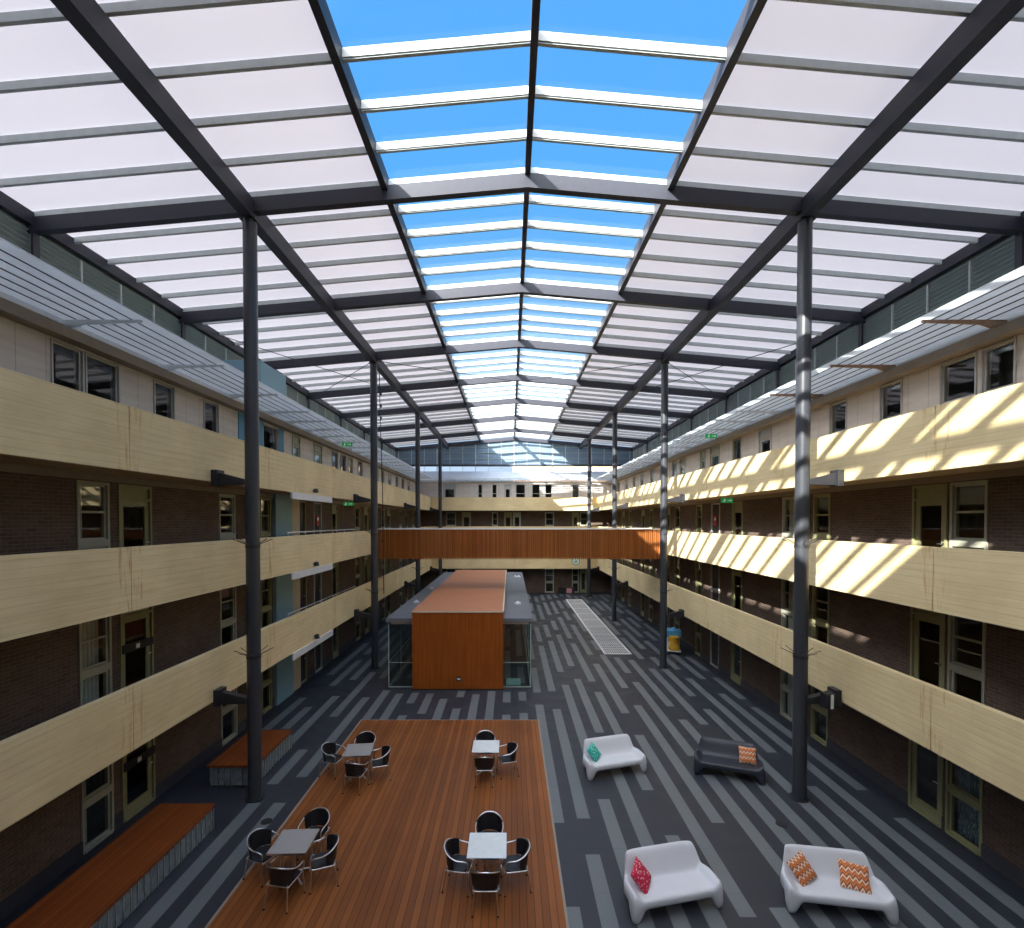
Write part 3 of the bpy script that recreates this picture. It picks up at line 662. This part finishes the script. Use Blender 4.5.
# ------------------------------------------------------------------ floor grating, drains
gx0, gx1, ga, gb = 4.75, 6.15, 26.35, 44.6
t = empty('floor_grating', ((gx0 + gx1) / 2, ga, 0)); tag(t, 'long white gridded floor grating set in the striped paving', 'grating'); inv = Matrix.Translation(-t.location)
m = MB(); m.box(gx0, gx1, ga, gb, 0.001, .012); kid(m, 'glass_bed', M['slab_dark'], t, inv)
m = MB()
for x in (gx0, gx1): m.box(x - .05, x + .05, ga - .05, gb + .05, 0.001, .035)
for k in range(9): y = ga + (gb - ga) * k / 8; m.box(gx0, gx1, y - .05, y + .05, .001, .035)
kid(m, 'frame', M['white_paint'], t, inv)
m = MB()
for k in range(1, 12): x = gx0 + (gx1 - gx0) * k / 12; m.box(x - .014, x + .014, ga, gb, .003, .025)
y = ga
while y < gb: m.box(gx0, gx1, y - .02, y + .02, .003, .025); y += .38
kid(m, 'lattice', M['white_paint'], t, inv)
for x, y, lab in ((6.07, 11.5, 'small round dark drain cover in the paving behind the twin-cushion sofa'), (-6.35, 11.6, 'small round dark drain cover in the paving beside the long platform')):
    m = MB(); m.cyl((x, y, .001), (x, y, .008), .13, 20); m.cyl((x, y, .008), (x, y, .014), .1, 20); tag(m.build('drain_cover', M['steel_black']), lab, 'drain cover')

# ------------------------------------------------------------------ tables and chairs
def make_table(mat):
    t = empty('bistro_table'); m = MB(); m.box(-.365, .365, -.365, .365, .715, .74); bevel(m.build('tabletop', mat, t), .006)
    m = MB(); 
    for a, b_ in (((-.37, -.37), (.37, -.37)), ((.37, -.37), (.37, .37)), ((.37, .37), (-.37, .37)), ((-.37, .37), (-.37, -.37))): m.bar((*a, .722), (*b_, .722), .02, .034)
    m.build('rim', M['alu'], t)
    m = MB(); m.cyl((0, 0, .06), (0, 0, .715), .032, 14); m.cyl((0, 0, .67), (0, 0, .715), .05, 14, r1=.16); m.build('pedestal', M['alu'], t)
    for k in range(4):
        a = R(45 + 90 * k); m = MB(); m.tube([(0, 0, .085), (.14 * math.cos(a), .14 * math.sin(a), .08), (.31 * math.cos(a), .31 * math.sin(a), .025)], .02, 8); m.cyl((.31 * math.cos(a), .31 * math.sin(a), 0), (.31 * math.cos(a), .31 * math.sin(a), .03), .028, 10); m.build('foot', M['alu'], t)
    return t
def make_chair():
    c = empty('bistro_chair')
    m = MB()
    def seat(u, v):
        a = 2 * PI * u; r = .225 * v; k = (abs(math.cos(a)) ** 3.2 + abs(math.sin(a)) ** 3.2) ** (-1 / 3.2)
        return (r * k * math.cos(a), r * k * math.sin(a) - .01, .455 - .02 * (1 - v * v) + (.0 if v < 1 else 0))
    m.grid(seat, 28, 5); m.grid(lambda u, v: tuple(q - (.03 if i == 2 else 0) for i, q in enumerate(seat(u, v))), 28, 5, flip=True)
    m.grid(lambda u, v: tuple(q - (.03 * v if i == 2 else 0) for i, q in enumerate(seat(u, 1))), 28, 1); m.build('seat', M['weave'], c)
    m = MB()
    def bk(off):
        def f(u, v):
            a = R(-72 + 144 * u); rr = .245 + .035 * v + off; return (rr * math.sin(a), rr * math.cos(a) - .02, .47 + (.345 - .07 * (2 * u - 1) ** 2) * v)
        return f
    m.grid(bk(0), 18, 6); m.grid(bk(.02), 18, 6, flip=True)
    m.grid(lambda u, v: bk(.02 * v)(u, 1), 18, 1); m.grid(lambda u, v: bk(.02 * u)(0, v), 1, 6); m.grid(lambda u, v: bk(.02 * u)(1, v), 1, 6); m.build('backrest', M['weave'], c)
    m = MB(); pts = [(-.245, -.21, .45), (-.255, -.235, .60), (-.275, -.17, .665), (-.29, 0, .69), (-.25, .16, .75), (-.13, .265, .81), (0, .285, .825)]
    m.tube(pts + [(-x, y, z) for x, y, z in pts[-2::-1]], .0125, 8); m.build('arm_frame', M['alu'], c)
    m = MB(); m.tube([(.225 * a, .225 * b_ - .01, .432) for a, b_ in ((1, -.85), (1, .85), (.85, 1), (-.85, 1), (-1, .85), (-1, -.85), (-.85, -1), (.85, -1))], .011, 6, closed=True, div=3); m.build('seat_frame', M['alu'], c)
    for sx in (-1, 1):
        for p0, p1 in (((sx * .245, -.21, .46), (sx * .262, -.235, .02)), ((sx * .2, .2, .46), (sx * .235, .275, .02))):
            m = MB(); m.cyl(p0, p1, .0125, 8); l = m.build('leg', M['alu'], c)
            m = MB(); m.cyl((p1[0], p1[1], 0), (p1[0], p1[1], .03), .017, 8); m.build('glide', M['black_rubber'], l)
    return c
DZ = .09
tg, tw = make_table(M['table_grey']), make_table(M['table_white'])
T = {'A': (-4.25, 13.62, 6, 'grey slatted square table far from the camera, beyond the grey table at the deck edge'), 'B': (-4.34, 9.72, 2, ''), 'C': (-.67, 13.83, 0, ''), 'D': (-.43, 9.6, 0, '')}
names = {'A': 'small grey table nearer the timber pavilion', 'B': 'larger-looking grey table beside the long platform', 'C': 'small white table nearer the timber pavilion', 'D': 'larger-looking white table at the deck edge'}
tl = {'A': 'grey slatted square bistro table at the pavilion end of the deck', 'B': 'grey slatted square bistro table across from the long platform, four chairs around',
      'C': 'pale white-topped square bistro table with three chairs, at the pavilion end', 'D': 'pale white-topped square bistro table with four chairs, facing the white sofas'}
used = set()
for k, (x, y, a, _) in T.items():
    src = tg if k in 'AB' else tw
    o = src if src.name not in used else copy_tree(src); used.add(src.name)
    o.location = (H(x) - .02, y - .07, DZ); o.rotation_euler.z = R(a); tag(o, tl[k], 'table', 'bistro tables on the deck')
short = {'A': 'the grey table nearer the pavilion', 'B': 'the grey table opposite the long platform', 'C': 'the white table nearer the pavilion', 'D': 'the white table opposite the white sofas'}
# (table, x, y, facing deg [0 = towards -y], position words)
chairs = [('A', -5.02, 13.72, 78, 'on the platform side of'), ('A', -4.28, 14.32, 4, 'on the far side of'), ('A', -3.62, 13.5, -72, 'on the white-table side of'), ('A', -4.12, 12.95, 172, 'on the camera side of'),
          ('B', -4.98, 9.78, 70, 'on the platform side of'), ('B', -4.2, 10.42, -6, 'on the far side of'), ('B', -3.70, 9.60, -70, 'on the white-table side of'), ('B', -4.25, 9.12, 170, 'on the camera side of'),
          ('C', -.72, 14.38, 0, 'on the far side of'), ('C', -.06, 13.72, -76, 'on the sofa side of'), ('C', -.68, 13.28, 180, 'on the camera side of'),
          ('D', -.42, 10.28, 0, 'on the far side of'), ('D', -.98, 9.5, 82, 'on the grey-table side of'), ('D', .12, 9.5, -82, 'on the sofa side of'), ('D', -.43, 9.0, 180, 'on the camera side of')]
c0 = make_chair()
for i, (k, x, y, a, w) in enumerate(chairs):
    o = c0 if i == 0 else copy_tree(c0)
    o.location = (H(x) - .02, y - .07, DZ); o.rotation_euler.z = R(a); tag(o, 'black bistro chair ' + w + ' ' + short[k], 'chair', 'bistro chairs on the deck')

# ------------------------------------------------------------------ sofas
def smooth(a, b, x): t = min(max((x - a) / (b - a), 0), 1); return t * t * (3 - 2 * t)
def make_sofa_mesh(name, mat):
    W, D = .915, .86
    def plan(u, v):     # u -1..1, v 0 front ..1 back
        hw = W * (1.0 - .20 * smooth(.45, .98, v)); r = 1.0
        x = u * hw; y = -D / 2 + D * v
        # rounded plan corners
        y += .02 * (abs(u) ** 8) * (1 - smooth(0, .3, v))
        y -= .07 * abs(u) ** 8 * smooth(.6, 1, v)
        return x, y
    def top(u, v):
        au = abs(u)
        seat = .40 + .02 * (1 - v) - .03 * math.sin(PI * v) - .06 * smooth(.06, 0, v)
        back = .40 + .43 * smooth(.58, .92, v) - .03 * smooth(.95, 1, v)
        arm_h = .51 + .31 * smooth(.66, .97, v) - .05 * smooth(.10, 0, v)
        arm = .40 + (arm_h - .40) * smooth(.76, .94, au) - .03 * smooth(.965, 1, au)
        return max(seat, back, arm)
    def bot(u, v):
        au = abs(u); lx = smooth(.89, .72, au); side = smooth(.14, .30, v) * smooth(.92, .76, v)
        inn = .25
        return inn * max(lx * 1.0, side if au > .68 else 0)
    nu, nv = 72, 40
    m = MB(); U = lambda i: -1 + 2 * i / nu
    def P(i, j, f): u, v = U(i), j / nv; x, y = plan(u, v); z = f(u, v); return (x * (1 + (.02 * (1 - smooth(0, .4, z)) if abs(u) > .95 else 0)), y, z)
    tv = [P(i, j, top) for j in range(nv + 1) for i in range(nu + 1)]; bv = [P(i, j, bot) for j in range(nv + 1) for i in range(nu + 1)]
    n = len(tv); fs = []
    idx = lambda i, j: j * (nu + 1) + i
    for j in range(nv):
        for i in range(nu):
            q = (idx(i, j), idx(i + 1, j), idx(i + 1, j + 1), idx(i, j + 1)); fs.append(q); fs.append(tuple(n + k for k in q[::-1]))
    ring = [(i, 0) for i in range(nu)] + [(nu, j) for j in range(nv)] + [(i, nv) for i in range(nu, 0, -1)] + [(0, j) for j in range(nv, 0, -1)]
    vs = tv + bv; K = len(ring)
    for k in range(K):
        a, b_ = idx(*ring[k]), idx(*ring[(k + 1) % K]); fs.append((a, n + a, n + b_, b_))
    m.add(vs, fs, 0, True)
    o = m.build(name, mat); md = o.modifiers.new('Smooth', 'SMOOTH'); md.factor = .5; md.iterations = 5; return o
def make_cushion(mat, sz=.42, th=.075):
    m = MB(); n = 20
    def f(sg):
        def g(u, v):
            a, b_ = 2 * u - 1, 2 * v - 1; pin = 1 - .10 * (a * a) * (b_ * b_) * 0 ; e = (1 - a ** 4) * (1 - b_ ** 4)
            k = 1 - .07 * (1 - abs(a * b_)) * max(abs(a), abs(b_)) ** 2
            return (a * sz / 2 * k, b_ * sz / 2 * k, sg * th * math.sqrt(max(e, 0)) * (1 - .25 * (a * a + b_ * b_) / 2))
        return g
    m.grid(f(1), n, n); m.grid(f(-1), n, n, flip=True); return m.build('cushion', mat)
def place(o, loc, rz): o.location = loc; o.rotation_euler = (0, 0, rz)
sofas = [('W', (2.97, 14.04), 16, 'white moulded plastic sofa with a teal cushion, beyond the other white sofas'), ('B', (6.28, 13.84), -20, 'charcoal moulded plastic sofa with one zigzag cushion'),
         ('W', (3.03, 9.17), 12.5, 'white moulded plastic sofa with a crimson patterned cushion'), ('W', (6.13, 9.1), -9, 'white moulded plastic sofa with two orange zigzag cushions')]
sw = make_sofa_mesh('moulded_sofa', M['white_plastic']); first = True; SF = []
for k, (x, y), a, lab in sofas:
    if k == 'B': o = make_sofa_mesh('moulded_sofa', M['black_plastic'])
    elif first: o = sw; first = False
    else: o = sw.copy(); COL.objects.link(o)
    place(o, (H(x), y, 0), R(a)); tag(o, lab, 'sofa', 'moulded sofas on the paving'); SF.append((H(x), y, R(a)))
def on_sofa(i, mat, lx, ly, lz, tilt, yaw, roll, lab, sz=.42):
    x, y, a = SF[i]; c = make_cushion(mat, sz)
    mw = Matrix.Translation((x, y, 0)) @ Matrix.Rotation(a, 4, 'Z') @ Matrix.Translation((lx, ly, lz)) @ Matrix.Rotation(R(yaw), 4, 'Z') @ Matrix.Rotation(R(tilt), 4, 'X') @ Matrix.Rotation(R(roll), 4, 'Z')
    c.location = mw.to_translation(); c.rotation_euler = mw.to_euler(); tag(c, lab, 'cushion', 'cushions on the sofas')
on_sofa(0, M['teal_cloth'], -.55, .02, .58, 52, 38, 12, 'teal patterned cushion leaning in a corner of the white sofa', .44)
on_sofa(1, M['chev'], .52, .06, .58, 55, -4, 2, 'orange zigzag cushion on the charcoal sofa', .46)
on_sofa(2, M['red_cloth'], -.57, -.02, .58, 52, 42, 14, 'crimson patterned cushion leaning in a corner of the white sofa', .46)
on_sofa(3, M['chev'], -.52, .02, .58, 50, 28, 14, 'orange zigzag cushion propped in the arm corner, beside its flatter twin', .46)
on_sofa(3, M['chev'], .40, .02, .545, 36, -8, -8, 'orange zigzag cushion lying flatter, towards the door end of the white sofa', .50)

# ------------------------------------------------------------------ cleaning trolley
t = empty('cleaning_trolley', (H(9.05), 26.7, 0), R(-12)); tag(t, 'cleaning trolley with a yellow bag and blue cover by the sunny-side wall', 'trolley')
m = MB(); m.box(-.35, .35, -.55, .55, .16, .22); m.box(-.33, .33, -.05, .52, .22, .85)
bevel(m.build('chassis', M['white_plastic'], t), .02)
for x in (-.28, .28):
    for y in (-.45, .45): m = MB(); m.cyl((x - .025, y, .08), (x + .025, y, .08), .08, 14); m.build('wheel', M['black_rubber'], t)
m = MB(); m.grid(lambda u, v: (.27 * (1 + .12 * math.sin(v * 9)) * math.cos(2 * PI * u), -.32 + .2 * (1 + .1 * math.sin(v * 7 + 1)) * math.sin(2 * PI * u), .22 + .72 * v), 20, 10); m.cyl((0, -.32, .93), (0, -.32, .95), .26, 18); m.build('rubbish_bag', M['yellow'], t)
m = MB(); m.grid(lambda u, v: (-.4 + .8 * u, -.12 + .72 * v, 1.2 + .12 * math.sin(PI * u) * math.sin(PI * v) + .02 * math.sin(u * 14)), 14, 12); m.box(-.4, .4, -.12, .6, .84, 1.21); m.build('cover', M['blue_cloth'], t)
m = MB(); m.tube([(-.3, .52, .6), (-.3, .66, 1.05), (.3, .66, 1.05), (.3, .52, .6)], .016, 8); m.build('push_handle', M['alu'], t)

# ------------------------------------------------------------------ signs and small fittings
def exit_sign(x, y, z, rz, lab):
    t = empty('exit_sign', (x, y, z), rz); tag(t, lab, 'sign', 'green exit signs')
    m = MB(); m.box(-.26, .26, -.025, .025, -.1, .1); bevel(m.build('lightbox', M['lit_green'], t), .006)
    m = MB()
    for sy in (-.028,):
        m.cyl((-.11, sy, .055), (-.11, sy - .003, .055), .018, 10); m.bar((-.11, sy, .035), (-.13, sy, -.02), .03, .004, up=(0, 1, 0)); m.bar((-.13, sy, -.02), (-.09, sy, -.07), .018, .004, up=(0, 1, 0)); m.bar((-.13, sy, -.02), (-.18, sy, -.06), .018, .004, up=(0, 1, 0)); m.bar((-.11, sy, .03), (-.06, sy, .0), .014, .004, up=(0, 1, 0))
        m.bar((.02, sy, 0), (.15, sy, 0), .02, .004, up=(0, 1, 0)); m.prism([(.15, -.045), (.2, 0), (.15, .045)], sy - .002, sy)
    m.build('pictogram', M['lit_white'], t)
    m = MB(); m.cyl((-.18, 0, .1), (-.18, 0, .19), .006, 6); m.cyl((.18, 0, .1), (.18, 0, .19), .006, 6); m.build('hanger', M['alu'], t)
exit_sign(-8.7, 24.6, 11.16, 0, 'green exit sign hanging under the shaded sunshade')
exit_sign(-8.9, 25.3, 8.17, 0, 'green exit sign under the topmost shaded balcony')
exit_sign(8.75, 22.2, 11.16, 0, 'green exit sign hanging under the sunlit sunshade')
exit_sign(8.95, 21.0, 8.17, 0, 'green exit sign under the topmost sunny balcony')
t = empty('round_emblem', (H(6.45), PY - .004, 3.35)); tag(t, 'round green-ringed emblem on the lowest far balcony', 'sign')
m = MB(); m.cyl((0, 0, 0), (0, -.02, 0), .42, 32); m.build('disc', M['sign_white'], t)
m = MB(); m.tube([(.37 * math.cos(R(a)), -.022, .37 * math.sin(R(a))) for a in range(0, 360, 30)], .035, 8, closed=True, div=3); m.build('ring', M['green_sign'], t)
m = MB(); m.bar((-.14, -.024, -.1), (.14, -.024, -.1), .1, .01, up=(0, 1, 0)); m.tube([(-.12, -.024, .0), (0, -.024, .14), (.12, -.024, .0)], .025, 6); m.build('mark', M['green_sign'], t)
# posters on the dark doors
for s, y, lab in ((-1, 23.35, 'red poster on a dark door along the middle shaded walkway'), (1, 24.0, 'red poster on a dark door along the middle sunny walkway')):
    m = MB(); m.box(*sorted((s * (WX - .035), s * (WX - .045 + .04))), y - .16, y + .16, FL[2] + 1.35, FL[2] + 1.85); o = m.build('poster', M['red_poster']); tag(o, lab, 'poster')
    m = MB(); m.box(*sorted((s * (WX - .036), s * (WX - .04))), y - .1, y + .1, FL[2] + 1.6, FL[2] + 1.75); m.build('printed_panel', M['sign_white'], o)
# floodlight by the sunny first column bracket
t = empty('floodlight', (7.74, 12.38, 2.68), R(15)); tag(t, 'black floodlight with a white face strip below the lowest sunny balcony', 'floodlight')
m = MB(); m.box(-.14, .14, -.12, .12, -.2, .18); bevel(m.build('housing', M['steel_black'], t), .02)
m = MB(); m.box(-.05, .03, -.135, -.12, -.19, .17); m.build('face_strip', M['sign_white'], t)
# hanging cable
t = MB(); t.tube([(-7.0, 24.4, 14.75), (-6.98, 24.45, 12.5), (-6.9, 24.5, 9.0), (-6.86, 24.5, 6.0), (-6.85, 24.5, 3.6)], .022, 6); t = t.build('hanging_cable', M['steel_black'])
tag(t, 'dark cable hanging down beside the second shaded column', 'cable')
for z in (13.6, 13.0, 12.4, 7.0, 6.2): m = MB(); m.cyl((-6.95 if z > 10 else -6.88, 24.47, z), (-6.95 if z > 10 else -6.88, 24.47, z + .14), .05, 10); m.build('clamp', M['steel_black'], t)
# notice board / red machine by the far wall
t = empty('vending_cabinet', (H(5.7), 48.6, 0)); tag(t, 'low dark cabinet with a pink poster against the far wall', 'cabinet')
m = MB(); m.box(-.75, .75, -.3, .3, .02, .62); bevel(m.build('body', M['dark_door'], t), .02)
m = MB(); m.box(-.05, .5, -.315, -.3, .1, .56); m.build('pink_panel', plain('pink_print', (.62, .30, .30, 1), .6), t)
# brick block beyond the roof
t = empty('neighbouring_building', (9, 80, 0)); tag(t, 'pale orange brick block seen through the gap below the far gable', 'building')
m = MB(); m.box(-9, 16, 0, 12, 0, 17.2); m.build('brick_body', M['far_brick'], t)
m = MB(); m.box(-9.3, 16.3, -.3, 12.3, 17.2, 17.7); m.build('parapet_cap', M['grey_roof'], t)
for k in range(6): m = MB(); m.box(-7 + k * 3.8, -5.6 + k * 3.8, -.06, .05, 14.0, 15.9); m.build('window', M['frame_grey'], t)

# ------------------------------------------------------------------ light
sd = Vector((1.085, 1.35, -1.0)).normalized()
L = bpy.data.lights.new('sun', 'SUN'); L.energy = 12.5; L.angle = R(.55); L.color = (1, .95, .86)
lo = bpy.data.objects.new('sun', L); COL.objects.link(lo); lo.rotation_euler = sd.to_track_quat('-Z', 'Y').to_euler(); lo.location = (-20, -20, 40)
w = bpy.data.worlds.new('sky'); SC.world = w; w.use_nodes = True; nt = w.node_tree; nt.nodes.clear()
def wn(t, **k):
    n = nt.nodes.new(t)
    for a, b_ in k.items(): setattr(n, a, b_)
    return n
tc = wn('ShaderNodeTexCoord'); sp = wn('ShaderNodeSeparateXYZ'); nt.links.new(tc.outputs['Generated'], sp.inputs[0])
rp = wn('ShaderNodeValToRGB'); nt.links.new(sp.outputs[2], rp.inputs[0])
for i, (pos, c) in enumerate(((0., (.58, .62, .68, 1)), (.22, (.25, .46, .72, 1)), (.55, (.085, .335, .72, 1)), (1., (.075, .30, .72, 1)))):
    e = rp.color_ramp.elements
    while len(e) < 4: e.new(.5)
    e[i].position = pos; e[i].color = c
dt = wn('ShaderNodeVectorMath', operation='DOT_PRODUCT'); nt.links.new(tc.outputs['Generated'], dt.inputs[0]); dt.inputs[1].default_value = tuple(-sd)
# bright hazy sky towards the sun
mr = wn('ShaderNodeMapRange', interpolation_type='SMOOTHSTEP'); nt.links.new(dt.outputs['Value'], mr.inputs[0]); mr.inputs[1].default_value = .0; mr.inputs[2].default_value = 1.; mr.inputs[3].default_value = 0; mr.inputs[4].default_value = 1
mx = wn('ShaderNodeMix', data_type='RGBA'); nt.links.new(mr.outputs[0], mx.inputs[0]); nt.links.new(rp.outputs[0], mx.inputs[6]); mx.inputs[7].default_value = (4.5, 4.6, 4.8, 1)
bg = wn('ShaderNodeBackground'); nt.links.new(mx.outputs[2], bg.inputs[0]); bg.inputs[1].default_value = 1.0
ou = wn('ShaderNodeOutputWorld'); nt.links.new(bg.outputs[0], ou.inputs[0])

# ------------------------------------------------------------------ camera
PITCH = 1.0
cd = bpy.data.cameras.new('camera'); cam = bpy.data.objects.new('camera', cd); COL.objects.link(cam); SC.camera = cam
cam.location = (CX, 0, 7.28); cam.rotation_euler = (R(90 - PITCH), 0, 0)
cd.sensor_width = 36; cd.sensor_fit = 'HORIZONTAL'; cd.lens = 484 / 1024 * 36; cd.clip_end = 400
cd.shift_x = (512 - 510) / 1024; cd.shift_y = (521 + 484 * math.tan(R(PITCH)) - 464) / 1024
vs = SC.view_settings; vs.view_transform = 'Standard'; vs.look = 'None'; vs.gamma = 1; vs.exposure = 0.5; vs.use_curve_mapping = False
SC.cycles.max_bounces = 10; SC.cycles.diffuse_bounces = 5; SC.cycles.transparent_max_bounces = 16
SC.cycles.caustics_reflective = False; SC.cycles.caustics_refractive = False
